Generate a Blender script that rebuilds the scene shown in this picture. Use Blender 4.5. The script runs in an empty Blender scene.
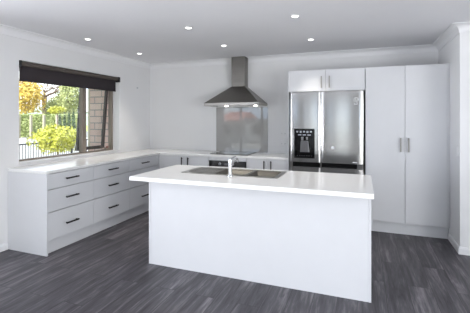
import bpy, bmesh, math, random
from mathutils import Vector, Matrix
random.seed(7)
S = bpy.context.scene
COL = S.collection
PI = math.pi

# ---------------------------------------------------------------- camera
cam_d = bpy.data.cameras.new('camera')
cam = bpy.data.objects.new('camera', cam_d)
COL.objects.link(cam)
cam.location = (0, 0, 1.45)
cam.rotation_euler = (PI/2, 0, 0.3595)
cam_d.sensor_width = 36
cam_d.lens = 338.04/470*36
cam_d.shift_y = -37.5/470
cam_d.clip_end = 400
S.camera = cam

# ---------------------------------------------------------------- world, sun, daylight, exposure
S.view_settings.view_transform = 'Standard'
S.view_settings.look = 'None'
S.view_settings.exposure = 0.36
S.view_settings.gamma = 1.0
S.view_settings.use_curve_mapping = False
W = bpy.data.worlds.new('sky'); S.world = W
W.use_nodes = True
nt = W.node_tree; nt.nodes.clear()
wo = nt.nodes.new('ShaderNodeOutputWorld'); bg = nt.nodes.new('ShaderNodeBackground')
tc = nt.nodes.new('ShaderNodeTexCoord'); nz = nt.nodes.new('ShaderNodeTexNoise')
nz.inputs['Scale'].default_value = 3.0; nz.inputs['Detail'].default_value = 5
rp = nt.nodes.new('ShaderNodeValToRGB')
rp.color_ramp.elements[0].position = 0.40; rp.color_ramp.elements[0].color = (0.60, 0.74, 0.98, 1)
rp.color_ramp.elements[1].position = 0.62; rp.color_ramp.elements[1].color = (1.0, 1.0, 1.0, 1)
nt.links.new(tc.outputs['Generated'], nz.inputs['Vector'])
nt.links.new(nz.outputs['Fac'], rp.inputs['Fac'])
nt.links.new(rp.outputs['Color'], bg.inputs['Color'])
bg.inputs['Strength'].default_value = 2.2
nt.links.new(bg.outputs['Background'], wo.inputs['Surface'])

def lamp(name, kind, loc, energy, color=(1, 1, 1), **kw):
    d = bpy.data.lights.new(name, kind); d.energy = energy; d.color = color
    for k, v in kw.items(): setattr(d, k, v)
    o = bpy.data.objects.new(name, d); o.location = loc; COL.objects.link(o)
    return o
sun = lamp('sun', 'SUN', (0, -20, 20), 6.6, (1.0, 0.96, 0.90), angle=0.01)
sun.rotation_euler = Vector((0.12, 0.75, -0.60)).to_track_quat('-Z', 'Y').to_euler()
# rear daylight through the sliding doors, then two added side fill lamps
day = lamp('daylight_doors', 'AREA', (2.75, -3.85, 1.15), 6, (0.96, 0.97, 1.0), shape='RECTANGLE', size=3.0, size_y=2.1)
day.rotation_euler = (PI/2+math.radians(30), 0, 0)
fill2 = lamp('right_side_fill', 'AREA', (4.35, -1.7, 1.15), 175, (0.97, 0.98, 1.0), shape='RECTANGLE', size=3.8, size_y=2.0)  # added fill lamp, brightens the drawer fronts and left wall
fill2.rotation_euler = (PI/2+math.radians(25), 0, PI/2)
fill3 = lamp('left_side_fill', 'AREA', (-6.4, -1.3, 1.15), 260, (0.90, 0.92, 1.0), shape='RECTANGLE', size=3.8, size_y=2.0)  # added fill lamp, brightens the left part of the ceiling
fill3.rotation_euler = (PI/2+math.radians(30), 0, -PI/2)

# ---------------------------------------------------------------- materials
MATS = {}
def lin(c): return tuple((x/255/12.92 if x/255 <= 0.04045 else ((x/255+0.055)/1.055)**2.4) for x in c)
def mat(name, rgb, rough=0.5, metal=0.0, var=0.04, scale=6.0, bump=0.0, spec=0.5, stretch=(1, 1, 1), emit=None, coat=0.0, bscale=None):
    m = bpy.data.materials.new(name); m.use_nodes = True
    t = m.node_tree; b = t.nodes['Principled BSDF']
    c = lin(rgb)
    co = t.nodes.new('ShaderNodeTexCoord'); mp = t.nodes.new('ShaderNodeMapping')
    mp.inputs['Scale'].default_value = stretch
    n = t.nodes.new('ShaderNodeTexNoise'); n.inputs['Scale'].default_value = scale; n.inputs['Detail'].default_value = 4
    r = t.nodes.new('ShaderNodeValToRGB')
    r.color_ramp.elements[0].position = 0.3; r.color_ramp.elements[1].position = 0.7
    r.color_ramp.elements[0].color = tuple(x*(1-var) for x in c)+(1,)
    r.color_ramp.elements[1].color = tuple(min(1, x*(1+var)) for x in c)+(1,)
    L = t.links.new
    L(co.outputs['Object'], mp.inputs['Vector']); L(mp.outputs['Vector'], n.inputs['Vector'])
    L(n.outputs['Fac'], r.inputs['Fac']); L(r.outputs['Color'], b.inputs['Base Color'])
    b.inputs['Roughness'].default_value = rough; b.inputs['Metallic'].default_value = metal
    b.inputs['Specular IOR Level'].default_value = spec
    b.inputs['Coat Weight'].default_value = coat
    if bump:
        bp = t.nodes.new('ShaderNodeBump'); bp.inputs['Strength'].default_value = bump; bp.inputs['Distance'].default_value = 0.002
        L(n.outputs['Fac'], bp.inputs['Height']); L(bp.outputs['Normal'], b.inputs['Normal'])
    if emit:
        b.inputs['Emission Color'].default_value = tuple(emit[:3])+(1,); b.inputs['Emission Strength'].default_value = emit[3]
    MATS[name] = m
    return m
M = MATS
mat('wall_paint', (229, 229, 230), 0.7, var=0.012, scale=2, spec=0.3)
mat('ceiling_paint', (228, 228, 231), 0.8, var=0.01, scale=2, spec=0.2)
mat('rear_reflect_grey', (140, 139, 138), 0.7, var=0.012, scale=2, spec=0.3)  # grey invented for the unseen rear wall, darkens the fridge reflection
mat('trim_paint', (232, 232, 234), 0.5, var=0.01, spec=0.4)
mat('cabinet_white', (214, 215, 218), 0.38, var=0.01, spec=0.45)
mat('benchtop_white', (241, 241, 240), 0.16, var=0.012, scale=90, spec=0.5)
mat('handle_dark', (66, 64, 64), 0.35, 0.9, var=0.06, scale=40)
mat('handle_mid', (128, 125, 122), 0.32, 1.0, var=0.05, scale=40)
mat('handle_bright', (168, 165, 160), 0.3, 1.0, var=0.05, scale=40)  # lighter copy of the handle metal, overhead reflection put into the colour
mat('steel', (168, 167, 166), 0.17, 1.0, var=0.05, scale=4, stretch=(60, 60, 1.0))
mat('hood_steel', (138, 135, 131), 0.33, 1.0, var=0.06, scale=4, stretch=(1, 60, 60), bump=0.02)  # darker than the lip, the slope's dark reflection put into the colour
mat('hood_lip', (168, 165, 160), 0.28, 1.0, var=0.04)
mat('sink_steel', (142, 141, 136), 0.3, 1.0, var=0.05, scale=30)
mat('sink_steel_shaded', (118, 116, 110), 0.5, 1.0, var=0.05, scale=30)  # sink steel darkened, shade inside the bowls put into the colour
mat('chrome', (206, 207, 210), 0.08, 1.0, var=0.01)
mat('black_gloss', (10, 10, 12), 0.12, var=0.1, spec=0.3)
mat('black_matt', (22, 22, 24), 0.5, var=0.1)
mat('fridge_side', (52, 52, 55), 0.45, var=0.05)
mat('dark_grey_plastic', (70, 71, 76), 0.3, var=0.05)
mat('pale_grey_plastic', (170, 174, 182), 0.3, var=0.03)
mat('splash_glass', (158, 156, 154), 0.03, var=0.02, scale=3, spec=0.75, coat=1.0)
mat('hob_glass', (30, 33, 37), 0.05, var=0.05, spec=0.9, coat=1.0)
mat('hob_mark', (120, 122, 126), 0.3, var=0.02)
mat('blind_fabric', (60, 55, 58), 0.85, var=0.08, scale=300, spec=0.2)
mat('blind_roll', (86, 79, 75), 0.8, var=0.08, scale=300, spec=0.2)
mat('aluminium_lit', (140, 129, 118), 0.45, 0.2, var=0.04)  # window metal lightened, room light on the mullion put into the colour
mat('aluminium_shaded', (88, 82, 79), 0.45, 0.3, var=0.04)  # same window metal darkened, the backlit sash's shade put into the colour
mat('white_plastic', (228, 228, 229), 0.35, var=0.01)
mat('lamp_glow', (255, 255, 255), 0.4, emit=(1.0, 0.97, 0.92, 5.0))
mat('hood_glow', (255, 255, 255), 0.4, emit=(1.0, 0.95, 0.85, 6.0))
mat('sticker', (230, 232, 234), 0.4, var=0.02)
mat('red_plastic', (120, 50, 40), 0.4)
mat('orange_leaf', (208, 180, 92), 0.7, var=0.35, scale=3)
mat('lime_leaf', (176, 176, 68), 0.6, var=0.3, scale=4)
mat('hedge_leaf', (160, 170, 114), 0.7, var=0.3, scale=3)
mat('green_leaf', (160, 166, 112), 0.7, var=0.35, scale=2)
mat('dark_leaf', (74, 92, 60), 0.7, var=0.3, scale=2)
mat('bark', (112, 94, 84), 0.9, var=0.25, scale=8)
mat('timber_post', (160, 152, 132), 0.8, var=0.1)
mat('black_metal', (46, 46, 52), 0.4, 0.4, var=0.05)
mat('concrete', (158, 156, 152), 0.85, var=0.08, scale=1.5)
mat('grass', (150, 165, 88), 0.9, var=0.25, scale=2)
mat('far_hill', (150, 168, 150), 0.95, var=0.1, scale=0.2)
mat('pipe_cream', (226, 214, 190), 0.4, var=0.02)
mat('house_cladding', (206, 204, 196), 0.7, var=0.03)
mat('red_roof', (176, 70, 58), 0.7, var=0.1, scale=4)
mat('dark_frame', (60, 60, 64), 0.4, 0.3)

def floor_mat():
    m = bpy.data.materials.new('vinyl_planks'); m.use_nodes = True
    t = m.node_tree; b = t.nodes['Principled BSDF']; L = t.links.new
    co = t.nodes.new('ShaderNodeTexCoord'); sx = t.nodes.new('ShaderNodeSeparateXYZ'); cx = t.nodes.new('ShaderNodeCombineXYZ')
    L(co.outputs['Object'], sx.inputs[0]); L(sx.outputs['Y'], cx.inputs['X']); L(sx.outputs['X'], cx.inputs['Y'])
    br = t.nodes.new('ShaderNodeTexBrick')
    br.inputs['Color1'].default_value = (0.0, 0.0, 0.0, 1); br.inputs['Color2'].default_value = (1, 1, 1, 1)
    br.inputs['Mortar'].default_value = (0.5, 0.5, 0.5, 1)
    br.inputs['Scale'].default_value = 1.0; br.inputs['Brick Width'].default_value = 1.25; br.inputs['Row Height'].default_value = 0.185
    br.inputs['Mortar Size'].default_value = 0.0022; br.inputs['Mortar Smooth'].default_value = 0.2
    br.offset = 0.37; br.offset_frequency = 2
    L(cx.outputs[0], br.inputs['Vector'])
    # grain: noise stretched along the plank, shifted per plank
    add = t.nodes.new('ShaderNodeVectorMath'); add.operation = 'MULTIPLY_ADD'
    L(br.outputs['Color'], add.inputs[0]); add.inputs[1].default_value = (7, 13, 5); L(cx.outputs[0], add.inputs[2])
    def grain(sc, detail, rough):
        mp = t.nodes.new('ShaderNodeMapping'); mp.inputs['Scale'].default_value = sc
        n = t.nodes.new('ShaderNodeTexNoise'); n.inputs['Scale'].default_value = 1; n.inputs['Detail'].default_value = detail
        n.inputs['Roughness'].default_value = rough; n.inputs['Distortion'].default_value = 0.6
        L(add.outputs[0], mp.inputs['Vector']); L(mp.outputs['Vector'], n.inputs['Vector'])
        return n
    g1 = grain((1.5, 15, 1), 6, 0.62); g2 = grain((6, 70, 1), 3, 0.6)
    mx = t.nodes.new('ShaderNodeMath'); mx.operation = 'MULTIPLY_ADD'
    L(g2.outputs['Fac'], mx.inputs[0]); mx.inputs[1].default_value = 0.35; L(g1.outputs['Fac'], mx.inputs[2])
    pl = t.nodes.new('ShaderNodeMath'); pl.operation = 'MULTIPLY_ADD'
    L(br.outputs['Color'], pl.inputs[0]); pl.inputs[1].default_value = 0.07; L(mx.outputs[0], pl.inputs[2])
    r = t.nodes.new('ShaderNodeValToRGB'); e = r.color_ramp.elements
    e[0].position = 0.52; e[0].color = lin((43, 41, 45))+(1,)
    e[1].position = 1.0; e[1].color = lin((140, 135, 139))+(1,)
    k = r.color_ramp.elements.new(0.74); k.color = lin((79, 76, 81))+(1,)
    L(pl.outputs[0], r.inputs['Fac'])
    mo = t.nodes.new('ShaderNodeMix'); mo.data_type = 'RGBA'
    L(br.outputs['Fac'], mo.inputs['Factor']); L(r.outputs['Color'], mo.inputs['A']); mo.inputs['B'].default_value = lin((40, 38, 41))+(1,)
    L(mo.outputs['Result'], b.inputs['Base Color'])
    b.inputs['Roughness'].default_value = 0.42; b.inputs['Specular IOR Level'].default_value = 0.45
    bp = t.nodes.new('ShaderNodeBump'); bp.inputs['Strength'].default_value = 0.15; bp.inputs['Distance'].default_value = 0.001
    L(mx.outputs[0], bp.inputs['Height']); L(bp.outputs['Normal'], b.inputs['Normal'])
    M['floor'] = m
floor_mat()

def brick_mat():
    m = bpy.data.materials.new('brick'); m.use_nodes = True
    t = m.node_tree; b = t.nodes['Principled BSDF']; L = t.links.new
    co = t.nodes.new('ShaderNodeTexCoord'); sx = t.nodes.new('ShaderNodeSeparateXYZ'); cx = t.nodes.new('ShaderNodeCombineXYZ')
    L(co.outputs['Object'], sx.inputs[0])
    su = t.nodes.new('ShaderNodeMath'); su.operation = 'ADD'; L(sx.outputs['X'], su.inputs[0]); L(sx.outputs['Y'], su.inputs[1])
    L(su.outputs[0], cx.inputs['X']); L(sx.outputs['Z'], cx.inputs['Y'])
    br = t.nodes.new('ShaderNodeTexBrick')
    br.inputs['Color1'].default_value = lin((236, 206, 194))+(1,); br.inputs['Color2'].default_value = lin((244, 220, 208))+(1,)
    br.inputs['Mortar'].default_value = lin((176, 166, 160))+(1,)
    br.inputs['Scale'].default_value = 1; br.inputs['Brick Width'].default_value = 0.30; br.inputs['Row Height'].default_value = 0.115
    br.inputs['Mortar Size'].default_value = 0.008
    L(cx.outputs[0], br.inputs['Vector']); L(br.outputs['Color'], b.inputs['Base Color'])
    bp = t.nodes.new('ShaderNodeBump'); bp.invert = True; bp.inputs['Distance'].default_value = 0.006
    L(br.outputs['Fac'], bp.inputs['Height']); L(bp.outputs['Normal'], b.inputs['Normal'])
    b.inputs['Roughness'].default_value = 0.9
    M['brick'] = m
brick_mat()

def glass_mat():
    m = bpy.data.materials.new('window_glass'); m.use_nodes = True
    t = m.node_tree; t.nodes.clear(); L = t.links.new
    o = t.nodes.new('ShaderNodeOutputMaterial'); mx = t.nodes.new('ShaderNodeMixShader')
    tr = t.nodes.new('ShaderNodeBsdfTransparent'); gl = t.nodes.new('ShaderNodeBsdfGlossy'); fr = t.nodes.new('ShaderNodeFresnel')
    tr.inputs['Color'].default_value = (0.96, 0.98, 0.97, 1); gl.inputs['Roughness'].default_value = 0.0; fr.inputs['IOR'].default_value = 1.25
    L(fr.outputs[0], mx.inputs[0]); L(tr.outputs[0], mx.inputs[1]); L(gl.outputs[0], mx.inputs[2]); L(mx.outputs[0], o.inputs['Surface'])
    M['glass'] = m
glass_mat()

# ---------------------------------------------------------------- helpers
class MB:
    def __init__(s): s.bm = bmesh.new()
    def box(s, x0, x1, y0, y1, z0, z1, bev=0.0, seg=2):
        bm = s.bm
        r = bmesh.ops.create_cube(bm, size=1.0); vs = r['verts']
        for v in vs:
            v.co = Vector((x0+(v.co.x+.5)*(x1-x0), y0+(v.co.y+.5)*(y1-y0), z0+(v.co.z+.5)*(z1-z0)))
        if bev:
            es = list({e for v in vs for e in v.link_edges})
            bmesh.ops.bevel(bm, geom=es, offset=bev, segments=seg, profile=0.5, affect='EDGES')
        return s
    def cyl(s, a, b, r, r2=None, n=20, cap=True):
        a = Vector(a); b = Vector(b); d = b-a
        q = d.to_track_quat('Z', 'Y').to_matrix().to_4x4()
        bmesh.ops.create_cone(s.bm, cap_ends=cap, segments=n, radius1=r, radius2=r if r2 is None else r2, depth=d.length,
                              matrix=Matrix.Translation((a+b)/2) @ q)
        return s
    def tube(s, pts, r, n=12):
        pts = [Vector(p) for p in pts]; rings = []
        rr = r if isinstance(r, (list, tuple)) else [r]*len(pts)
        up = None
        for i, p in enumerate(pts):
            d = (pts[min(i+1, len(pts)-1)]-pts[max(i-1, 0)]).normalized()
            if up is None:
                up = d.orthogonal().normalized()
            u = (up-d*up.dot(d)).normalized(); w = d.cross(u); up = u
            rings.append([s.bm.verts.new(p+(u*math.cos(2*PI*k/n)+w*math.sin(2*PI*k/n))*rr[i]) for k in range(n)])
        for i in range(len(rings)-1):
            for k in range(n):
                s.bm.faces.new((rings[i][k], rings[i][(k+1) % n], rings[i+1][(k+1) % n], rings[i+1][k]))
        s.bm.faces.new(rings[0][::-1]); s.bm.faces.new(rings[-1])
        return s
    def poly(s, pts): s.bm.faces.new([s.bm.verts.new(p) for p in pts]); return s
    def hexa(s, p):   # 8 points: bottom 4 (ccw), top 4
        v = [s.bm.verts.new(q) for q in p]
        for f in ((3, 2, 1, 0), (4, 5, 6, 7), (0, 1, 5, 4), (1, 2, 6, 5), (2, 3, 7, 6), (3, 0, 4, 7)): s.bm.faces.new([v[i] for i in f])
        return s
    def prism(s, outline, axis, a0, a1):   # 2D outline extruded along axis
        def P(q, a): return {'x': (a, q[0], q[1]), 'y': (q[0], a, q[1]), 'z': (q[0], q[1], a)}[axis]
        A = [s.bm.verts.new(P(q, a0)) for q in outline]; B = [s.bm.verts.new(P(q, a1)) for q in outline]
        n = len(outline)
        for i in range(n): s.bm.faces.new((A[i], A[(i+1) % n], B[(i+1) % n], B[i]))
        s.bm.faces.new(A[::-1]); s.bm.faces.new(B)
        return s
    def plate(s, us, vs, skip, place, t0, t1):
        # a slab on a grid of us x vs with some cells missing; place(u,v,t) -> xyz
        cache = {}
        def V(i, j, k):
            if (i, j, k) not in cache: cache[(i, j, k)] = s.bm.verts.new(place(us[i], vs[j], (t0, t1)[k]))
            return cache[(i, j, k)]
        nu, nv = len(us)-1, len(vs)-1
        full = {(i, j) for i in range(nu) for j in range(nv)}-set(skip)
        for (i, j) in full:
            s.bm.faces.new((V(i, j, 1), V(i+1, j, 1), V(i+1, j+1, 1), V(i, j+1, 1)))
            s.bm.faces.new((V(i, j+1, 0), V(i+1, j+1, 0), V(i+1, j, 0), V(i, j, 0)))
            for (di, dj, a, b) in ((-1, 0, (i, j), (i, j+1)), (1, 0, (i+1, j), (i+1, j+1)), (0, -1, (i, j), (i+1, j)), (0, 1, (i, j+1), (i+1, j+1))):
                if (i+di, j+dj) not in full:
                    s.bm.faces.new((V(*a, 0), V(*b, 0), V(*b, 1), V(*a, 1)))
        return s
    def sweep(s, path, prof):   # path of (x,y) with the room on the right; prof of (off, z)
        P = [Vector(p) for p in path]; rings = []
        for i, p in enumerate(P):
            ns = []
            if i > 0: d = (P[i]-P[i-1]).normalized(); ns.append(Vector((d.y, -d.x)))
            if i < len(P)-1: d = (P[i+1]-P[i]).normalized(); ns.append(Vector((d.y, -d.x)))
            n = ns[0] if len(ns) == 1 else (ns[0]+ns[1])/(1+ns[0].dot(ns[1]))
            rings.append([s.bm.verts.new((p.x+n.x*o, p.y+n.y*o, z)) for o, z in prof])
        m = len(prof)
        for i in range(len(rings)-1):
            for k in range(m):
                s.bm.faces.new((rings[i][k], rings[i][(k+1) % m], rings[i+1][(k+1) % m], rings[i+1][k]))
        s.bm.faces.new(rings[0]); s.bm.faces.new(rings[-1][::-1])
        return s
    def build(s, name, m, parent=None, smooth=False, bevel=0.0):
        bmesh.ops.recalc_face_normals(s.bm, faces=s.bm.faces[:])
        me = bpy.data.meshes.new(name); s.bm.to_mesh(me); s.bm.free()
        me.materials.append(M[m])
        if smooth:
            for p in me.polygons: p.use_smooth = True
            try: me.set_sharp_from_angle(angle=math.radians(40))
            except Exception: pass
        o = bpy.data.objects.new(name, me); COL.objects.link(o)
        if parent is not None:
            base = Vector((0, 0, 0)); q = parent
            while q is not None: base += q.location; q = q.parent
            me.transform(Matrix.Translation(-base)); o.parent = parent
        if bevel:
            b = o.modifiers.new('edge', 'BEVEL'); b.width = bevel; b.segments = 2; b.limit_method = 'ANGLE'; b.angle_limit = math.radians(40)
        return o
def rebase(o, loc):
    o.data.transform(Matrix.Translation(-Vector(loc))); o.location = loc; return o
def tag(o, label, cat, group=None, kind=None):
    o['label'] = label; o['category'] = cat
    if group: o['group'] = group
    if kind: o['kind'] = kind
    return o
def thing(name, loc, label, cat, group=None):
    o = bpy.data.objects.new(name, None); o.location = loc; o.empty_display_size = 0.1; COL.objects.link(o)
    return tag(o, label, cat, group)
def struct(o): o['kind'] = 'structure'; return o
def bx(*a, **k): return MB().box(*a, **k)
def copy_thing(root, loc, label):
    r = root.copy(); COL.objects.link(r); r.location = loc; r['label'] = label
    for ch in list(root.children):
        c = ch.copy(); COL.objects.link(c); c.parent = r
        for g in list(ch.children):
            d = g.copy(); COL.objects.link(d); d.parent = c
    return r

# ---------------------------------------------------------------- dimensions
XW, YW, CH = -3.6965, 5.331, 2.4665        # left wall, back wall, ceiling
NX, NY = 0.9817, 4.2448                    # corner of the nib wall on the right
XB, XR, YR, YL = -6.6, 4.6, -4.0, 1.7      # far left, far right, rear wall, where the room widens to the left
WY0, WY1, WZ0, WZ1 = 2.768, 4.485, 0.940, 2.13

# ---------------------------------------------------------------- the setting
struct(bx(XB-.2, XR+.2, YR-.2, YW+.15, -0.12, 0).build('floor', 'floor'))
mat('carpet', (222, 220, 219), 0.95, var=0.06, scale=200, spec=0.1)  # tone lightened so the unseen floor bounces light up to the ceiling
struct(bx(XB, XR, YR, 1.0, 0.0005, 0.006).build('carpet', 'carpet'))
struct(bx(NX+.5, XR, 1.0, NY-.0005, 0.0005, 0.006).build('carpet', 'carpet'))
struct(bx(XB-.2, XR+.2, YR-.2, YW+.15, CH, CH+.12).build('ceiling', 'ceiling_paint'))
struct(MB().plate([XB-.7, XW-.45, XR+.7], [YR-.6, YL+.55, YW+.6], {(0, 1)}, lambda u, v, t: (u, v, t), CH+.16, CH+.28).build('roof', 'house_cladding'))  # unseen slab added for its eaves, which steer where sun falls outside
w = MB().plate([YL, WY0, WY1, YW], [0, WZ0, WZ1, CH], {(1, 1)}, lambda u, v, t: (t, u, v), XW-.2, XW)
struct(w.build('wall_left', 'wall_paint'))
struct(bx(XW-.2, NX+.0, YW, YW+.15, 0, CH).build('wall_back', 'wall_paint'))
struct(MB().prism([(NX, YW+.15), (NX, NY), (XR+.2, NY), (XR+.2, NY+.15), (NX+.12, NY+.15), (NX+.12, YW+.15)], 'z', 0, CH).build('wall_right', 'wall_paint', bevel=0.004))
struct(bx(XB, XW-.2, YL, YL+.2, 0, CH).build('wall_alcove', 'wall_paint'))
struct(MB().plate([YR, -3.3, .7, YL+.2], [0, 2.2, CH], {(1, 0)}, lambda u, v, t: (t, u, v), XB-.2, XB).build('wall_far_left', 'wall_paint'))
struct(MB().plate([YR, -3.8, .4, NY], [0, 2.2, CH], {(1, 0)}, lambda u, v, t: (t, u, v), XR, XR+.2).build('wall_far_right', 'wall_paint'))
struct(MB().plate([XB, -6.3, -3.2, -2.1, -1.7, -1.35, .1, 1.2, 4.3, XR], [0, 2.2, CH], {(1, 0), (3, 0), (5, 0), (7, 0)}, lambda u, v, t: (u, t, v), YR-.2, YR).build('wall_rear', 'rear_reflect_grey'))

# cove cornice all along the left wall, the back wall and the nib
c0 = 0.088
prof = [(0, CH-c0), (0.010, CH-c0)]
for k in range(0, 9):
    a = k/8*PI/2
    prof.append((0.010+(c0-.018)*(1-math.cos(a)), CH-c0+.008+(c0-.016)*math.sin(a)))
prof += [(c0, CH-.008), (c0, CH-.0005), (0, CH-.0005)]
path = [(XW, YL), (XW, YW), (-2.02, YW)]
struct(MB().sweep(path, prof).build('trim_1', 'trim_paint', smooth=True))
struct(MB().sweep([(-1.76, YW), (NX, YW), (NX, NY), (XR, NY)], prof).build('trim_2', 'trim_paint', smooth=True))
sk = [(0, 0.0005), (0.013, 0.0005), (0.013, 0.060), (0.006, 0.078), (0, 0.080)]
struct(MB().sweep([(XW, YL), (XW, 2.631)], sk).build('baseboard_left', 'trim_paint'))
struct(MB().sweep([(NX, 4.722), (NX, NY), (XR, NY)], sk).build('baseboard_right', 'trim_paint'))

# kitchen window: fixed pane beside an awning sash that stands open
win = thing('window_1', (XW-.1, (WY0+WY1)/2, WZ0), '', ''); del win['label']; del win['category']; struct(win)
gx0, gx1 = XW-.165, XW-.10
f = MB()
f.box(gx0, gx1, WY0, WY1, WZ0, WZ0+.022); f.box(gx0, gx1, WY0, WY1, WZ1-.03, WZ1)
f.box(gx0, gx1, WY0, WY0+.03, WZ0+.022, WZ1-.03); f.box(gx0, gx1, WY1-.03, WY1, WZ0+.022, WZ1-.03)
f.box(gx0, gx1, 3.845, 3.915, WZ0+.022, WZ1-.03)
f.build('window_frame', 'aluminium_lit', win)
bx(XW-.136, XW-.130, WY0+.028, 3.847, WZ0+.02, WZ1-.028).build('window_pane', 'glass', win)
bx(XW-.099, XW+.042, WY0+.001, WY1-.001, WZ0-.0, WZ0+.004).build('window_sill', 'trim_paint', win)
sy0, sy1, sz0, sz1 = 3.885, 4.452, WZ0+.03, WZ1-.05
ang = math.radians(-5)
def hinge(o):   # swing the sash out about its top edge
    pv = Vector((XW-.15, 0, sz1)); base = o.parent.location
    o.data.transform(Matrix.Translation(pv-base) @ Matrix.Rotation(-ang, 4, 'Y') @ Matrix.Translation(base-pv)); return o
sf = MB()
sx0, sx1 = XW-.185, XW-.15
sf.box(sx0, sx1, sy0, sy1, sz0, sz0+.045); sf.box(sx0, sx1, sy0, sy1, sz1-.045, sz1)
sf.box(sx0, sx1, sy0, sy0+.042, sz0+.045, sz1-.045); sf.box(sx0, sx1, sy1-.042, sy1, sz0+.045, sz1-.045)
sash = hinge(sf.build('sash', 'aluminium_shaded', win))
gp = hinge(bx(sx0+.012, sx0+.018, sy0+.04, sy1-.04, sz0+.043, sz1-.043).build('sash_pane', 'glass', win))
st = MB(); st.box(XW-.14, XW-.10, 4.33, 4.415, WZ0+.022, WZ0+.05, bev=.004); st.tube([(XW-.12, 4.37, WZ0+.045), (XW-.19, 4.36, WZ0+.055), (XW-.29, 4.35, WZ0+.06)], .007)
st.build('stay', 'aluminium_lit', win)
bx(XW-.125, XW-.105, 4.35, 4.385, WZ0+.048, WZ0+.072, bev=.003).build('stay_catch', 'red_plastic', win)

win.location.x -= .03

# sliding doors behind the camera (seen in reflections)
def slider(name, x0, x1):
    r = thing(name, ((x0+x1)/2, YR-.1, 0), '', ''); del r['label']; del r['category']; struct(r)
    m = MB(); n = 3
    m.box(x0, x1, YR-.14, YR-.06, 2.14, 2.2); m.box(x0, x1, YR-.14, YR-.06, 0, .05)
    for k in range(n+1):
        x = x0+(x1-x0-.07)*k/n; m.box(x, x+.07, YR-.14, YR-.06, .05, 2.14)
    m.build('door_frame', 'dark_frame', r)
    bx(x0+.03, x1-.03, YR-.105, YR-.099, .03, 2.16).build('door_pane', 'glass', r)
slider('door_1', -6.3, -3.2)
slider('door_2', 1.2, 4.3)
def rear_window(name, x0, x1, z0, z1):
    r = thing(name, ((x0+x1)/2, YR-.1, z0), '', ''); del r['label']; del r['category']; struct(r)
    m = MB(); m.box(x0, x1, YR-.14, YR-.06, z0, z0+.04); m.box(x0, x1, YR-.14, YR-.06, z1-.04, z1)
    m.box(x0, x0+.04, YR-.14, YR-.06, z0+.04, z1-.04); m.box(x1-.04, x1, YR-.14, YR-.06, z0+.04, z1-.04)
    m.build('window_frame', 'trim_paint', r); bx(x0+.03, x1-.03, YR-.103, YR-.097, z0+.03, z1-.03).build('window_pane', 'glass', r)
rear_window('window_2', -2.1, -1.7, 0, 2.2)
rear_window('window_3', -1.35, .1, 0, 2.2)  # unseen window, widened to brighten the reflection in the fridge
def side_slider(name, x, y0, y1):
    r = thing(name, (x, (y0+y1)/2, 0), '', ''); del r['label']; del r['category']; struct(r)
    m = MB(); m.box(x-.04, x+.04, y0, y1, 2.14, 2.2); m.box(x-.04, x+.04, y0, y1, 0, .05)
    for k in range(4): y = y0+(y1-y0-.07)*k/3; m.box(x-.04, x+.04, y, y+.07, .05, 2.14)
    m.build('door_frame', 'dark_frame', r); bx(x-.003, x+.003, y0+.03, y1-.03, .03, 2.16).build('door_pane', 'glass', r)
side_slider('door_3', XR+.1, -3.8, .4)  # unseen doors, placed to suit the right fill lamp
side_slider('door_4', XB-.1, -3.3, .7)  # unseen doors, added as an opening for the left fill lamp

# outside ground
struct(bx(-90, XB-.21, -40, 80, -.75, -.5).build('ground', 'grass'))
struct(bx(-9.9, XW-.2, YL+.22, 30, -.75, -.495).build('patio', 'concrete'))
struct(bx(-40, -12.0, -20, 70, -.5, -.47).build('driveway', 'concrete'))
struct(bx(-40, 30, -40, YR-.21, -.75, -.15).build('rear_paving', 'concrete'))  # unseen paving, made grey to keep green out of the splashback reflection
struct(bx(-4.555, XW-.2, 4.75, 4.98, -.5, CH+.1).build('wall_outside', 'brick'))

# ---------------------------------------------------------------- worktops and cupboards
XF = XW+.589                                  # face line of the left run
YF = YW-.598                                  # front edge of the back worktop
BT, BU = 0.900, 0.868
YE = 2.6325
wt = MB().plate([XW, XF, -0.972], [YE, YF, YW], {(1, 0)}, lambda u, v, t: (u, v, t), BU, BT)
# worktop runs on into the window as far as the sill
tag(rebase(wt.build('worktop', 'benchtop_white', bevel=0.003), (-3.4, 4.9, BU)), 'white L-shaped kitchen worktop along the window wall and back wall', 'worktop')

def bar_handle(parent, a, b, out, m='handle_dark', r=0.0055):
    a = Vector(a); b = Vector(b); out = Vector(out); d = (b-a).normalized()
    h = MB()
    if abs(d.z) > .5: w = Vector((abs(out.y), abs(out.x), 0)).normalized()*.011
    else: w = Vector((0, 0, .011))
    o2 = out.normalized()*.004
    c = [a+out+w-d*.012, a+out-w-d*.012]
    def bar(p, q, hw, ht):
        P = []
        for s in (p, q): P += [s-hw-ht, s+hw-ht, s+hw+ht, s-hw+ht]
        h.hexa(P)
    bar(a+out-d*.02, b+out+d*.02, w*.75, o2)
    bar(a, a+out, w*.6, d*.005); bar(b, b+out, w*.6, d*.005)
    return h.build('handle', m, parent, bevel=.0015)

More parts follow.
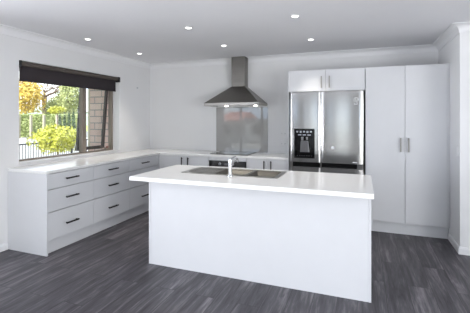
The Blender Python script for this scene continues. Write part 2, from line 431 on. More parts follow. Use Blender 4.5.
DZ = [(0.155, 0.451), (0.457, 0.693), (0.699, 0.861)]
def drawer_unit(y0, y1, hy, label, end=False):
    r = thing('drawer_cabinet', ((XW+XF)/2, (y0+y1)/2, 0), label, 'cabinet', 'three-drawer cabinets under the window')
    bx(XW+.003, XF-.050, y0+.001, y1-.001, .157, BU-.001).build('carcass', 'cabinet_white', r)
    bx(XF-.074, XF-.056, y0+.001, y1-.001, .001, .138).build('kickboard', 'cabinet_white', r)
    ya = y0+.001
    if end:
        bx(XW+.003, XF-.001, YE+.002, YE+.020, .0005, BU-.001, bev=.001).build('end_panel', 'cabinet_white', r); ya = YE+.022
    for z0, z1 in DZ:
        d = bx(XF-.020, XF-.002, ya, y1-.001, z0, z1, bev=.0015).build('drawer', 'cabinet_white', r)
        zc = {0: .289, 1: .580, 2: .788}[DZ.index((z0, z1))]
        bar_handle(d, (XF-.002, hy-.07, zc), (XF-.002, hy+.07, zc), (.028, 0, 0))
    return r
drawer_unit(YE+.021, 3.300, 2.957, 'white three-drawer cabinet nearest the camera, its plain end panel facing out', True)
drawer_unit(3.300, 3.990, 3.638, 'middle white three-drawer cabinet of the run under the window')
drawer_unit(3.990, YF-.0, 4.345, 'white three-drawer cabinet in the corner, farthest along the window wall')

YD = YF+.002      # faces of the back doors
def door_unit(x0, x1, hx, split, label):
    r = thing('base_cabinet', ((x0+x1)/2, (YF+YW)/2, 0), label, 'cabinet')
    bx(x0+.001, x1-.001, YD+.049, YW-.003, .15, BU-.001).build('carcass', 'cabinet_white', r)
    bx(x0+.001, x1-.001, YD+.05, YD+.066, .001, .138).build('kickboard', 'cabinet_white', r)
    for a, b, h in ((x0+.002, split-.002, hx[0]), (split+.002, x1-.002, hx[1])):
        d = bx(a, b, YD, YD+.019, .155, .862, bev=.0015).build('door', 'cabinet_white', r)
        bar_handle(d, (h, YD, .715), (h, YD, .825), (0, -.028, 0))
    return r
door_unit(XF+.022, -2.212, (-2.675, -2.565), -2.62, 'white two-door base cabinet between the corner and the oven')
door_unit(-1.598, -0.975, (-1.325, -1.222), -1.274, 'white two-door base cabinet between the oven and the fridge')
bx_f = bx(XF-.019, XF+.020, YD+.001, YD+.02, .001, .862).build('corner_filler', 'cabinet_white')
tag(rebase(bx_f, (XF, YD+.01, 0)), 'narrow white corner filler strip where the two cabinet runs meet', 'panel')

# built-in oven
ov = thing('oven', (-1.905, YF+.3, 0), 'built-in oven with black control panel under the cooktop', 'oven')
bx(-2.208, -1.602, YD+.022, YW-.02, .15, BU-.001).build('housing', 'cabinet_white', ov)
bx(-2.208, -1.602, YD+.05, YD+.066, .001, .138).build('kickboard', 'cabinet_white', ov)
bx(-2.206, -1.604, YD+.0, YD+.02, .818, .864, bev=.001).build('filler_rail', 'cabinet_white', ov)
cp = bx(-2.204, -1.606, YD-.008, YD+.02, .728, .814, bev=.002).build('control_panel', 'black_gloss', ov)
for kx in (-2.02, -1.81):
    MB().cyl((kx, YD-.008, .770), (kx, YD-.030, .770), .018, .016).build('knob', 'pale_grey_plastic', cp, smooth=True)
bx(-1.955, -1.875, YD-.0095, YD-.0075, .755, .785).build('display', 'dark_grey_plastic', cp)
bx(-2.204, -1.606, YD-.008, YD+.02, .716, .727).build('trim_strip', 'steel', ov)
od = bx(-2.204, -1.606, YD-.010, YD+.02, .16, .714, bev=.003).build('door', 'black_gloss', ov)
MB().tube([(-2.15, YD-.01, .67), (-2.15, YD-.05, .67), (-1.66, YD-.05, .67), (-1.66, YD-.01, .67)], .009).build('handle', 'steel', od, smooth=True)

# cooktop
hob = thing('cooktop', (-1.925, 5.14, BT), 'black glass cooktop set on the worktop below the range hood', 'cooktop')
bx(-2.225, -1.625, 4.845, 5.295, BT+.0005, BT+.0065, bev=.002).build('glass_top', 'hob_glass', hob)
he = MB(); he.plate([-2.235, -2.225, -1.625, -1.615], [4.835, 4.845, 5.295, 5.305], {(1, 1)}, lambda u, v, t: (u, v, t), BT+.0004, BT+.0075)
he.build('edge_trim', 'black_matt', hob)
for (px, py, rr) in ((-2.09, 4.98, .075), (-2.09, 5.18, .095), (-1.78, 4.98, .095), (-1.78, 5.18, .075)):
    t_ = MB()
    bmesh.ops.create_circle(t_.bm, segments=40, radius=rr, cap_ends=False)
    ev = t_.bm.edges[:]; g = bmesh.ops.extrude_edge_only(t_.bm, edges=ev)
    for v in [q for q in g['geom'] if isinstance(q, bmesh.types.BMVert)]: v.co *= (rr-.004)/rr
    for v in t_.bm.verts: v.co += Vector((px, py, BT+.0069))
    t_.build('burner_ring', 'hob_mark', hob)

# splashback
sp = bx(-2.345, -1.432, YW-.0075, YW-.001, BT+.0005, 1.648).build('splashback', 'splash_glass')
tag(rebase(sp, (-1.89, YW-.004, BT)), 'glossy grey glass splashback on the wall between cooktop and range hood', 'splashback')

# range hood
hd = thing('range_hood', (-1.89, YW-.25, 1.66), 'stainless steel pyramid range hood with square chimney to the ceiling', 'range hood')
hx0, hx1, hy0, hy1 = -2.34, -1.44, 4.831, YW-.002
cx0, cx1, cy0 = -2.005, -1.773, 5.165
MB().hexa([(hx0, hy0, 1.702), (hx1, hy0, 1.702), (hx1, hy1, 1.702), (hx0, hy1, 1.702),
           (cx0, cy0, 1.980), (cx1, cy0, 1.980), (cx1, hy1, 1.980), (cx0, hy1, 1.980)]).build('canopy', 'hood_steel', hd)
lip = MB(); lip.box(hx0, hx1, hy0, hy0+.02, 1.658, 1.7015); lip.box(hx0, hx0+.02, hy0+.02, hy1, 1.658, 1.7015); lip.box(hx1-.02, hx1, hy0+.02, hy1, 1.658, 1.7015)
lip.build('lip', 'hood_lip', hd, bevel=.001)
bx(hx0+.021, hx1-.021, hy0+.021, hy1-.01, 1.672, 1.69).build('filter_panel', 'hood_lip', hd)
bx(cx0+.002, cx1-.002, cy0+.002, hy1, 1.9805, CH-.0015).build('chimney', 'hood_steel', hd)
for lx in (-2.10, -1.60):
    MB().cyl((lx, 5.19, 1.671), (lx, 5.19, 1.657), .026, .030).build('light', 'hood_glow', hd)
for k in range(4):
    MB().cyl((-1.50+k*.016, hy0+.001, 1.680), (-1.50+k*.016, hy0-.004, 1.680), .0045).build('button', 'black_gloss', hd)

# ---------------------------------------------------------------- fridge and its surround
YP = 4.673                                     # face of the tall cupboards
fx0, fxs, fx1, fy = -0.936, -0.517, 0.016, 4.625
fr = thing('fridge', ((fx0+fx1)/2, 4.95, 0), 'stainless steel side-by-side fridge with black water and ice dispenser', 'fridge')
bx(fx0+.004, fx1+.008, fy+.075, YW-.06, .03, 1.795).build('body', 'fridge_side', fr)
bx(fx0+.02, fx1-.01, fy+.09, YW-.08, .001, .03).build('plinth', 'black_matt', fr)
def curved_door(name, x0, x1, z0, z1, hole=None):
    # door with a gently bowed front; hole = (x0,x1,z0,z1) leaves a dispenser recess
    n = 20; xs = [x0+(x1-x0)*k/n for k in range(n+1)]
    if hole:
        xs = sorted(set([x for x in xs if min(abs(x-hole[0]), abs(x-hole[1])) > .012]+[hole[0], hole[1]]))
    zs = [z0, z1] if not hole else [z0, hole[2], hole[3], z1]
    mid = (x0+x1)/2; hw = (x1-x0)/2
    def yf(x): q = (x-mid)/hw; return fy+.010*q*q+(.010*max(0, abs(q)-.94)/.06)
    skip = set()
    if hole:
        skip = {(i, 1) for i in range(len(xs)-1) if xs[i] >= hole[0]-1e-6 and xs[i+1] <= hole[1]+1e-6}
    m_ = MB().plate(xs, zs, skip, lambda u, v, t: (u, yf(u) if t else fy+.07, v), 0, 1)
    return m_.build(name, 'steel', fr, smooth=True)
DX0, DX1, DZ0, DZ1 = -0.872, -0.596, 0.918, 1.318
ld = curved_door('door', fx0, fxs-.004, .866, 1.816, (DX0, DX1, DZ0, DZ1))
rd = curved_door('door', fxs+.004, fx1, .866, 1.816)
curved_door('freezer_door', fx0, fxs-.004, .06, .792)
curved_door('freezer_door', fxs+.004, fx1, .06, .792)
# black grip channel between the upper and lower doors
for a, b, ea, eb in ((fx0, fxs-.004, .045, .006), (fxs+.004, fx1, .006, .075)):
    bx(a, a+ea, fy+.014, fy+.07, .793, .865).build('grip_end', 'steel', fr)
    bx(b-eb, b, fy+.014, fy+.07, .793, .865).build('grip_end', 'steel', fr)
    bx(a+ea+.001, b-eb-.001, fy+.055, fy+.07, .793, .865).build('grip_recess', 'black_gloss', fr)
    bx(a+ea+.001, b-eb-.001, fy+.010, fy+.054, .793, .801).build('grip_lip', 'steel', fr)
# dispenser
ds = thing('dispenser', (0, 0, 0), '', ''); bpy.data.objects.remove(ds)
dm = MB()
yb = fy+.062
dm.box(DX0+.001, DX1-.001, yb, yb+.006, DZ0+.001, DZ1-.001)
dm.box(DX0+.001, DX0+.012, fy+.002, yb, DZ0+.001, DZ1-.001); dm.box(DX1-.012, DX1-.001, fy+.002, yb, DZ0+.001, DZ1-.001)
dm.box(DX0+.012, DX1-.012, fy+.0, yb, DZ0+.001, DZ0+.028)
disp = dm.build('dispenser', 'black_gloss', fr)
pn = bx(DX0+.004, DX1-.004, fy-.004, fy+.05, DZ1-.112, DZ1-.001, bev=.003).build('touch_panel', 'black_gloss', disp)
for k in range(5):
    bx(DX0+.030+k*.046, DX0+.056+k*.046, fy-.006, fy-.0038, DZ1-.050-.006*(k % 2), DZ1-.030, bev=.0008).build('button', 'pale_grey_plastic', disp)
for k in range(3):
    bx(DX0+.055+k*.062, DX0+.100+k*.062, fy-.0055, fy-.0038, DZ1-.090, DZ1-.078).build('button_legend', 'pale_grey_plastic', disp)
nzl = MB(); nzl.cyl((-.765, fy+.03, DZ1-.112), (-.765, fy+.03, DZ1-.16), .026, .020); nzl.cyl((-.70, fy+.03, DZ1-.112), (-.70, fy+.03, DZ1-.15), .022, .016)
nzl.build('nozzle', 'chrome', disp, smooth=True)
pd = MB(); pd.hexa([(-.80, fy+.040, DZ0+.075), (-.67, fy+.040, DZ0+.075), (-.67, fy+.050, DZ0+.075), (-.80, fy+.050, DZ0+.075),
                    (-.785, fy+.020, DZ1-.165), (-.685, fy+.020, DZ1-.165), (-.685, fy+.032, DZ1-.165), (-.785, fy+.032, DZ1-.165)])
pd.build('paddle', 'chrome', disp, bevel=.004)
gr = MB()
for k in range(7): gr.box(DX0+.03+k*.032, DX0+.045+k*.032, fy+.008, fy+.05, DZ0+.0285, DZ0+.033)
gr.build('drip_grille', 'dark_grey_plastic', disp)
# maker's round emblem with letters beside it, and two small stickers
def front(x):
    mid = (fxs+.004+fx1)/2; q = (x-mid)/((fx1-fxs-.004)/2); return fy+.010*q*q
def text(body, size, x, z, y, m, parent, name):
    cu = bpy.data.curves.new(name, 'FONT'); cu.body = body; cu.size = size; cu.extrude = .0006; cu.align_x = 'CENTER'; cu.align_y = 'CENTER'
    t_ = bpy.data.objects.new(name, cu); COL.objects.link(t_)
    dg = bpy.context.evaluated_depsgraph_get(); dg.update()
    me = bpy.data.meshes.new_from_object(t_.evaluated_get(dg)); bpy.data.objects.remove(t_)
    me.transform(Matrix.Translation((x, y, z)) @ Matrix.Rotation(PI/2, 4, 'X'))
    me.materials.append(M[m])
    o = bpy.data.objects.new(name, me); COL.objects.link(o)
    base = Vector((0, 0, 0)); q = parent
    while q is not None: base += q.location; q = q.parent
    me.transform(Matrix.Translation(-base)); o.parent = parent
    return o
ex, ez = -.072, 1.700
ye = front(ex)-.0015
em = MB()
pts = [(ex+.026*math.cos(a), ye, ez+.026*math.sin(a)) for a in [k/28*2*PI for k in range(29)]]
em.tube(pts, .0028, 8)
em.box(ex-.007, ex-.003, ye-.001, ye+.002, ez-.012, ez+.012); em.box(ex-.007, ex+.006, ye-.001, ye+.002, ez-.012, ez-.008)
em.cyl((ex-.013, ye-.001, ez+.009), (ex-.013, ye+.002, ez+.009), .003)
em.box(ex+.008, ex+.024, ye-.001, ye+.002, ez-.002, ez+.002)
em.build('emblem', 'sticker', rd, smooth=True)
text('LG', .040, ex, 1.648, front(ex)-.002, 'sticker', rd, 'lettering')
MB().cyl((-.362, front(-.362)-.0012, 1.072), (-.362, front(-.362)+.004, 1.072), .020, n=28).build('round_sticker', 'sticker', rd)
bx(-.125, -.06, front(-.09)-.001, front(-.09)+.004, .882, .893).build('label_strip', 'sticker', rd)

# overhead cabinet with fridge side panel
oc = thing('overhead_cabinet', (-.455, 4.98, 1.84), 'white two-door overhead cabinet above the fridge', 'cabinet')
bx(-.953, .036, YP+.045, YW-.003, 1.826, 2.114).build('carcass', 'cabinet_white', oc)
for a, b, h in ((-.951, -.4605, -.511), (-.4565, .034, -.407)):
    d = bx(a, b, YP, YP+.019, 1.826, 2.113, bev=.0015).build('door', 'cabinet_white', oc)
    bar_handle(d, (h, YP, 1.885), (h, YP, 2.005), (0, -.028, 0), 'handle_bright')
sp_ = bx(-.969, -.954, YP+.002, YW-.003, .0005, 2.113, bev=.001).build('side_panel', 'cabinet_white')
tag(rebase(sp_, (-.962, 5.0, 0)), 'tall thin white side panel on the left of the fridge', 'panel')

# pantry
pt = thing('pantry_cabinet', (.51, 5.0, 0), 'tall white two-door pantry cabinet beside the fridge', 'cabinet')
bx(.040, .962, YP+.049, YW-.003, .15, 2.114).build('carcass', 'cabinet_white', pt)
bx(.040, NX-.002, YP+.050, YP+.066, .001, .138).build('kickboard', 'cabinet_white', pt)
for a, b, h in ((.042, .4975, .449), (.5015, .960, .538)):
    d = bx(a, b, YP, YP+.019, .150, 2.113, bev=.0015).build('door', 'cabinet_white', pt)
    bar_handle(d, (h, YP, 1.06), (h, YP, 1.195), (0, -.028, 0), 'handle_mid')
bx(.963, NX-.002, YP+.002, YP+.02, .150, 2.113).build('filler_strip', 'cabinet_white', pt)

# ---------------------------------------------------------------- island
isl = thing('island_cabinet', (-.97, 3.2, 0), 'long white kitchen island base with plain panelled front', 'kitchen island')
IX0, IX1, IY0, IY1 = -2.002, 0.068, 2.871, 3.545
bx(IX0, IX0+.018, IY0, IY1, .0005, .861, bev=.001).build('end_panel', 'cabinet_white', isl)
bx(IX1-.018, IX1, IY0, IY1, .0005, .861, bev=.001).build('end_panel', 'cabinet_white', isl)
bx(IX0+.019, IX1-.019, IY0+.003, IY0+.021, .0005, .861).build('front_panel', 'cabinet_white', isl)
fl_ = MB()
fl_.box(IX0+.019, IX1-.019, IY0+.022, IY1-.02, .15, .64)
fl_.box(IX0+.019, -1.80, IY0+.022, IY1-.02, .64, .861); fl_.box(-.70, IX1-.019, IY0+.022, IY1-.02, .64, .861)
fl_.build('carcass', 'cabinet_white', isl)
bx(IX0+.019, IX1-.019, IY1-.075, IY1-.06, .001, .138).build('kickboard', 'cabinet_white', isl)
k_ = [IX0+.019, -1.49, -.97, -.45, IX1-.019]
for a, b in zip(k_[:-1], k_[1:]):
    d = bx(a+.002, b-.002, IY1-.019, IY1, .155, .858, bev=.0015).build('door', 'cabinet_white', isl)
    bar_handle(d, (b-.06, IY1, .70), (b-.06, IY1, .81), (0, .028, 0))
SX0, SX1, SY0, SY1 = -1.738, -.728, 3.055, 3.485
ITX0, ITX1, ITY0, ITY1 = -2.0895, 0.0821, 2.678, 3.5738
it = MB().plate([ITX0, SX0+.012, SX1-.012, ITX1], [ITY0, SY0+.012, SY1-.012, ITY1], {(1, 1)}, lambda u, v, t: (u, v, t), .862, BT)
tag(rebase(it.build('island_worktop', 'benchtop_white', bevel=.003), (-1, 3.1, .862)), 'thick white island worktop with a sink set into it', 'worktop')

# sink: drainer on the left, two bowls on the right, one pressed sheet
sk_ = thing('sink', (-1.24, 3.27, BT), 'stainless steel double-bowl sink with drainer set into the island', 'sink')
b1 = (-1.385, -1.080); b2 = (-1.045, -.775); by = (SY0+.045, SY1-.04)
xs = [SX0, SX0+.05, b1[0]-.03, b1[0], b1[1], b2[0], b2[1], SX1]; ys = [SY0, by[0], by[1], SY1]
MB().plate(xs, ys, {(3, 1), (5, 1)}, lambda u, v, t: (u, v, t), BT+.0006, BT+.0035).build('rim', 'sink_steel', sk_, bevel=.001)
dr = MB()
for k in range(8):
    y = by[0]+.03+k*(by[1]-by[0]-.06)/7
    dr.tube([(SX0+.05, y, BT+.004), (b1[0]-.04, y, BT+.004)], .004, 8)
dr.build('drainer', 'sink_steel', sk_, smooth=True)
for (a, b), dp in ((b1, .17), (b2, .17)):
    m_ = MB(); i = .02
    z1, z0 = BT+.0006, BT-dp
    T = [(a, by[0], z1), (b, by[0], z1), (b, by[1], z1), (a, by[1], z1)]; B = [(a+i, by[0]+i, z0), (b-i, by[0]+i, z0), (b-i, by[1]-i, z0), (a+i, by[1]-i, z0)]
    tv = [m_.bm.verts.new(p) for p in T]; bv = [m_.bm.verts.new(p) for p in B]
    for k in range(4): m_.bm.faces.new((tv[k], tv[(k+1) % 4], bv[(k+1) % 4], bv[k]))
    m_.bm.faces.new(bv)
    es = [e for e in m_.bm.edges if not (e.verts[0] in tv and e.verts[1] in tv)]
    bmesh.ops.bevel(m_.bm, geom=es, offset=.025, segments=4, profile=.5, affect='EDGES')
    bo = m_.build('bowl', 'sink_steel_shaded', sk_, smooth=True)
    sd = bo.modifiers.new('sheet', 'SOLIDIFY'); sd.thickness = .0012; sd.offset = 0
    MB().cyl(((a+b)/2, 3.27, z0+.002), ((a+b)/2, 3.27, z0+.006), .04, n=28).build('drain', 'chrome', bo, smooth=True)

# mixer tap on the near side of the sink
tp = thing('tap', (-1.178, 3.005, BT), 'chrome mixer tap standing on the island behind the sink', 'tap')
TX, TY = -1.178, 3.005
MB().cyl((TX, TY, BT+.0005), (TX, TY, BT+.012), .029, .027, 28).cyl((TX, TY, BT+.012), (TX, TY, BT+.135), .0175, .0175, 28).build('body', 'chrome', tp, smooth=True)
MB().tube([(TX, TY+.01, BT+.095), (TX, TY+.10, BT+.135), (TX, TY+.18, BT+.150), (TX, TY+.205, BT+.140), (TX, TY+.21, BT+.115)], [.011, .010, .009, .009, .009], 16).build('spout', 'chrome', tp, smooth=True)
lv = MB(); lv.cyl((TX, TY, BT+.1355), (TX, TY, BT+.168), .019, .016, 28); lv.tube([(TX, TY, BT+.16), (TX+.01, TY+.05, BT+.178), (TX+.02, TY+.09, BT+.186)], [.008, .007, .006], 12)
lv.build('lever', 'chrome', tp, smooth=True)

# ---------------------------------------------------------------- roller blind
bl = thing('roller_blind', (XW-.03, 3.62, 2.09), 'dark charcoal roller blind drawn a little way down the window', 'blind')
MB().cyl((XW-.008, WY0+.022, 2.095), (XW-.008, WY1-.045, 2.095), .029, n=32).build('roll', 'blind_roll', bl, smooth=True)
bx(XW-.036, XW-.0345, WY0+.030, WY1-.048, 1.905, 2.092).build('fabric', 'blind_fabric', bl)
bx(XW-.041, XW-.030, WY0+.030, WY1-.048, 1.892, 1.912, bev=.003).build('bottom_rail', 'blind_fabric', bl)
for y in (WY0+.002, WY1-.040):
    bx(XW-.05, XW+.026, y, y+.018 if y < 3 else WY1-.006, 2.045, 2.127, bev=.003).build('bracket', 'black_matt', bl)

# ---------------------------------------------------------------- downlights
DL = [(-3.26, 3.36, 'round ceiling downlight nearest the camera over the left worktop'), (-3.23, 4.385, 'round ceiling downlight in the back left corner above the window end'),
      (-1.805, 3.335, 'round ceiling downlight over the left half of the island'), (-1.785, 4.314, 'round ceiling downlight just in front of the range hood chimney'),
      (-.618, 3.326, 'largest looking round ceiling downlight, over the right half of the island'), (-.611, 4.371, 'round ceiling downlight in front of the fridge')]
x, y, lb = DL[0]
d0 = thing('downlight', (x, y, CH), lb, 'downlight', 'recessed ceiling downlights')
t_ = MB(); n = 32
R0 = [(.046, -.0005), (.046, -.005), (.034, -.008), (.032, -.003), (.032, -.0005)]
rings = [[t_.bm.verts.new((x+r_*math.cos(2*PI*k/n), y+r_*math.sin(2*PI*k/n), CH+z_)) for k in range(n)] for r_, z_ in R0]
for i in range(len(rings)-1):
    for k in range(n): t_.bm.faces.new((rings[i][k], rings[i][(k+1) % n], rings[i+1][(k+1) % n], rings[i+1][k]))
t_.build('trim_ring', 'white_plastic', d0, smooth=True)
MB().cyl((x, y, CH-.0008), (x, y, CH-.0042), .0315, n=32).build('lens', 'lamp_glow', d0)
for x, y, lb in DL[1:]: copy_thing(d0, (x, y, CH), lb)
for i, (x, y, lb) in enumerate(DL):
    s_ = lamp('downlight_beam', 'SPOT', (x, y, CH-.02), 27, (1.0, .93, .84), spot_size=math.radians(76), spot_blend=.8, shadow_soft_size=.03)

# ---------------------------------------------------------------- switches and sockets
def outlet(x, z, label):
    r = thing('power_socket', (x, YW, z), label, 'socket', 'double power sockets on the back wall')
    bx(x-.058, x+.058, YW-.009, YW-.0005, z-.036, z+.036, bev=.003).build('plate', 'white_plastic', r)
    for s in (-.027, .027):
        bx(x+s-.008, x+s+.008, YW-.0125, YW-.0085, z+.010, z+.022, bev=.001).build('rocker', 'white_plastic', r)
        bx(x+s-.008, x+s-.004, YW-.0095, YW-.0088, z-.015, z-.006).build('slot', 'dark_grey_plastic', r)
        bx(x+s+.004, x+s+.008, YW-.0095, YW-.0088, z-.015, z-.006).build('slot', 'dark_grey_plastic', r)
outlet(-1.175, 1.225, 'upper white double power socket on the wall left of the fridge')
outlet(-1.175, 1.066, 'lower white double power socket on the wall left of the fridge')
r = thing('power_socket', (XW, 4.99, 1.10), 'white power socket on the left wall in the corner', 'socket')
bx(XW+.0005, XW+.009, 4.932, 5.048, 1.064, 1.136, bev=.003).build('plate', 'white_plastic', r)
for s in (-.027, .027): bx(XW+.0085, XW+.0125, 4.99+s-.008, 4.99+s+.008, 1.11, 1.122, bev=.001).build('rocker', 'white_plastic', r)
r = thing('light_switch', (NX, 4.316, 1.10), 'white light switch on the narrow nib wall right of the pantry', 'switch')
bx(NX-.010, NX-.0005, 4.281, 4.351, 1.045, 1.160, bev=.003).build('plate', 'white_plastic', r)
for z in (1.085, 1.12): bx(NX-.0145, NX-.0095, 4.308, 4.324, z-.009, z+.009, bev=.001).build('rocker', 'white_plastic', r)
hk = MB().cyl((XW+.0005, 4.95, 1.995), (XW+.006, 4.95, 1.995), .012, n=16).cyl((XW+.006, 4.95, 1.995), (XW+.02, 4.95, 1.995), .006, n=12).build('wall_hook', 'pale_grey_plastic', smooth=True)
tag(rebase(hk, (XW, 4.95, 1.995)), 'small grey hook on the left wall between blind and corner', 'hook')

# ---------------------------------------------------------------- garden seen through the window
CS, SN = math.cos(.3595), math.sin(.3595)
def at(u, d, z):     # plan position seen in a given direction at depth d
    a = (u-235)/338.04
    return Vector((d*(-SN+CS*a), d*(CS+SN*a), z))
def leaves(m_, c, rad, n, size, shell=.55):
    for _ in range(n):
        while True:
            p = Vector((random.uniform(-1, 1), random.uniform(-1, 1), random.uniform(-1, 1)))
            if shell < p.length < 1: break
        if random.random() < .0: continue
        lump = 1+.13*math.sin(7*p.x+3*p.z)+.1*math.sin(9*p.y-5*p.z)
        q = Vector((c[0]+p.x*rad[0]*lump, c[1]+p.y*rad[1]*lump, c[2]+p.z*rad[2]*lump))
        nrm = (p.normalized()+Vector((random.gauss(0, .6), random.gauss(0, .6), random.gauss(0, .6)))).normalized()
        a = nrm.orthogonal().normalized(); b = nrm.cross(a); ro = random.uniform(0, 6.28)
        a, b = a*math.cos(ro)+b*math.sin(ro), b*math.cos(ro)-a*math.sin(ro)
        s = size*random.uniform(.6, 1.3)
        m_.poly([q-a*s, q-b*s*.5, q+a*s, q+b*s*.5])
def tree(name, u, d, zc, rad, lm, n, size, label, cat, group=None, trunk=.12):
    c = at(u, d, zc); r_ = thing(name, (c.x, c.y, -.5), label, cat, group)
    tm = MB(); tm.tube([(c.x, c.y, -.5), (c.x+.05, c.y, (zc-.5)/2), (c.x, c.y, zc+rad[2]*.4)], [trunk, trunk*.8, trunk*.35], 10)
    for k in range(5):
        a = k*1.26; tm.tube([(c.x, c.y, zc-rad[2]*.4), (c.x+rad[0]*.55*math.cos(a), c.y+rad[1]*.55*math.sin(a), zc+rad[2]*.25)], [trunk*.4, trunk*.15], 6)
    tm.build('trunk', 'bark', r_, smooth=True)
    fm = MB(); leaves(fm, c, rad, n, size); fm.build('foliage', lm, r_)
    return r_
tree('autumn_tree', 25, 40, 4.1, (2.0, 2.0, 2.1), 'orange_leaf', 3200, .17, 'golden orange leafy tree at the left edge of the window view', 'tree', trunk=.16)
tree('shrub', 57, 10, .86, (.68, .68, .40), 'lime_leaf', 3000, .045, 'big round lime yellow shrub just outside the window', 'shrub', trunk=.04)
tree('shrub', 57, 26, 2.15, (.6, .6, .28), 'lime_leaf', 1300, .07, 'flat topped yellow shrub behind the hedge', 'shrub', trunk=.05)
tree('leafy_tree', 70, 41, 3.9, (1.4, 1.4, 2.3), 'green_leaf', 2600, .16, 'light green leafy tree beside the window mullion', 'tree', trunk=.14)
tree('leafy_tree', 60, 44, 2.9, (1.9, 1.6, 1.5), 'green_leaf', 2200, .18, 'low green tree behind the yellow shrub', 'tree', trunk=.14)
tree('leafy_tree', 71, 52, 7.0, (1.4, 1.4, 1.2), 'orange_leaf', 1200, .18, 'orange topped tree far behind, below the blind', 'tree', trunk=.14)
for k, (u, d, h) in enumerate(((60, 23, 1.8), (64.5, 23, 1.85), (69, 23, 2.0), (73.5, 23, 2.1))):
    tree('conifer', u, d, h*.5-.15, (.105, .105, h*.55), 'dark_leaf', 700, .07, ['slim dark conifer leftmost of the row of four', 'second slim dark conifer from the left in the row', 'third slim dark conifer from the left in the row', 'slim dark conifer rightmost of the row, by the mullion'][k], 'tree', 'slim dark conifers in a row', trunk=.05)
# bare tree
c = at(44.5, 46, 0); br_ = thing('bare_tree', (c.x, c.y, -.5), 'bare winter tree with pale trunk and spreading twigs', 'tree')
tm = MB(); tm.tube([(c.x, c.y, -.5), (c.x+.1, c.y, 2), (c.x, c.y, 4.6)], [.45, .36, .30], 12); tm.build('trunk', 'bark', br_, smooth=True)
tw = MB()
def branch(p, dr_, ln, r_, dep):
    q = p+dr_*ln; tw.tube([p, (p+q)/2+Vector((random.gauss(0, .04), random.gauss(0, .04), random.gauss(0, .04)))*ln, q], [r_, r_*.8, r_*.6], 5)
    if dep:
        for _ in range(3):
            d2 = (dr_+Vector((random.gauss(0, .55), random.gauss(0, .55), random.gauss(.12, .4)))).normalized(); branch(q, d2, ln*.72, r_*.58, dep-1)
for k in range(6):
    a = k*1.05+.3; branch(Vector((c.x, c.y, 4.4)), Vector((math.cos(a)*.9, math.sin(a)*.9, .45)).normalized(), 1.5, .15, 3)
tw.build('branches', 'bark', br_)
# clipped hedge with pale posts in front of it
a_, b_ = at(-6, 36, -.5), at(82, 36, -.5); dv = (b_-a_); ln = dv.length; dn = dv.normalized(); pn_ = Vector((-dn.y, dn.x, 0))
hg = thing('hedge', ((a_.x+b_.x)/2, (a_.y+b_.y)/2, -.5), 'long clipped pale green hedge across the garden', 'hedge')
hm = MB(); nx_ = 60
def hp(k, s, z): return a_+dn*(ln*k/nx_)+pn_*s+Vector((0, 0, z+.5-.5))
top = 2.35
for k in range(nx_):
    hm.hexa([hp(k, -.5, 0), hp(k+1, -.5, 0), hp(k+1, .5, 0), hp(k, .5, 0), hp(k, -.45, top), hp(k+1, -.45, top), hp(k+1, .45, top), hp(k, .45, top)])
hm.build('core', 'hedge_leaf', hg)
fm = MB()
for _ in range(9000):
    k = random.uniform(0, nx_); z = random.uniform(.05, top+.05); face = random.random()
    q = hp(k, -.55+random.gauss(0, .05), z) if face < .8 else hp(k, random.uniform(-.5, .5), top+random.gauss(.03, .03))
    nrm = Vector((random.gauss(0, 1), random.gauss(0, 1), random.gauss(0, 1))).normalized(); a2 = nrm.orthogonal().normalized(); b2_ = nrm.cross(a2); s = .1
    fm.poly([q-a2*s, q-b2_*s*.6, q+a2*s, q+b2_*s*.6])
fm.build('foliage', 'hedge_leaf', hg)
for i, u in enumerate((19, 31, 44, 57)):
    p = at(u, 34, -.5)
    o = bx(p.x-.1, p.x+.1, p.y-.1, p.y+.1, -.5, 1.85, bev=.01).build('post', 'timber_post')
    tag(rebase(o, (p.x, p.y, -.5)), ['pale timber post before the hedge, at the window jamb', 'pale timber post before the hedge, second from left', 'pale timber post before the hedge, below the bare tree', 'pale timber post before the hedge, right of the bare tree'][i], 'post', 'timber posts before the hedge')
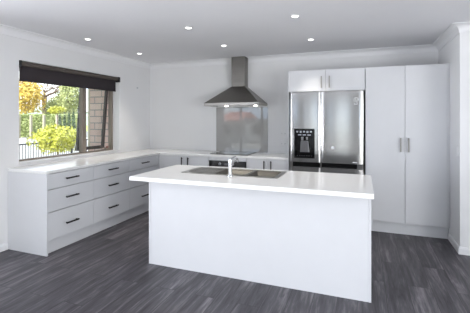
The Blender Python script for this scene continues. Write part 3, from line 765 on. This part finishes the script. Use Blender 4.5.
# black metal pool fence
fx = -10.4
fc = thing('metal_fence', (fx, 8.3, -.5), 'black metal railing fence behind the lime shrub', 'fence')
m_ = MB(); m_.box(fx-.02, fx+.02, 6.0, 11.5, .60, .64); m_.box(fx-.02, fx+.02, 6.0, 11.5, -.40, -.36); m_.build('rail', 'black_metal', fc)
for k in range(56):
    y = 6.05+k*.098; bx(fx-.007, fx+.007, y-.007, y+.007, -.45, .60).build('baluster', 'black_metal', fc)
for y in (6.0, 9.9, 11.5): bx(fx-.025, fx+.025, y-.025, y+.025, -.5, .70).build('post', 'black_metal', fc)
# downpipe at the end of the brick wall
dp = thing('downpipe', (-4.605, 4.80, -.5), 'cream downpipe at the end of the brick wall outside', 'downpipe')
MB().tube([(-4.605, 4.80, -.49), (-4.605, 4.80, CH)], .035, 16).build('pipe', 'pipe_cream', dp, smooth=True)
for z in (.3, 1.55): bx(-4.645, -4.557, 4.80-.04, 4.80+.04, z, z+.03).build('clip', 'pipe_cream', dp)
# far hill
hl = MB()
for k in range(24):
    a0 = at(-60+k*9, 110, 0); a1 = at(-60+(k+1)*9, 110, 0); h0 = 3.4+1.2*math.sin(k*.7); h1 = 3.4+1.2*math.sin((k+1)*.7)
    n0 = Vector((a0.x, a0.y, 0)).normalized()*30
    hl.hexa([a0-Vector((0, 0, 2)), a1-Vector((0, 0, 2)), a1+n0-Vector((0, 0, 2)), a0+n0-Vector((0, 0, 2)), a0+Vector((0, 0, h0)), a1+Vector((0, 0, h1)), a1+n0+Vector((0, 0, h1+2)), a0+n0+Vector((0, 0, h0+2))])
struct(hl.build('hill', 'far_hill'))
# house over the rear paving, mirrored in the splashback
nh = thing('neighbour_house', (-9.0, -14.5, -.15), 'low house with red roof mirrored in the grey glass splashback', 'house')
bx(-10.15, -6.2, -17, -13, -.15, 1.34).build('wall', 'house_cladding', nh)
MB().hexa([(-10.3, -17.4, 1.35), (-8.2, -17.4, 1.35), (-8.2, -12.6, 1.35), (-10.3, -12.6, 1.35), (-10.1, -15.2, 2.0), (-8.4, -15.2, 2.0), (-8.4, -14.8, 2.0), (-10.1, -14.8, 2.0)]).build('roof', 'red_roof', nh)
bx(-8.15, -6.0, -17.2, -12.7, 1.35, 1.5).build('flat_roof', 'pale_grey_plastic', nh)
for x in (-9.6, -8.5, -7.1):
    w_ = bx(x-.4, x+.4, -13.01, -12.96, .3, 1.0).build('window', 'dark_frame', nh); bx(x-.34, x+.34, -12.96, -12.95, .36, .94).build('pane', 'hob_glass', w_)
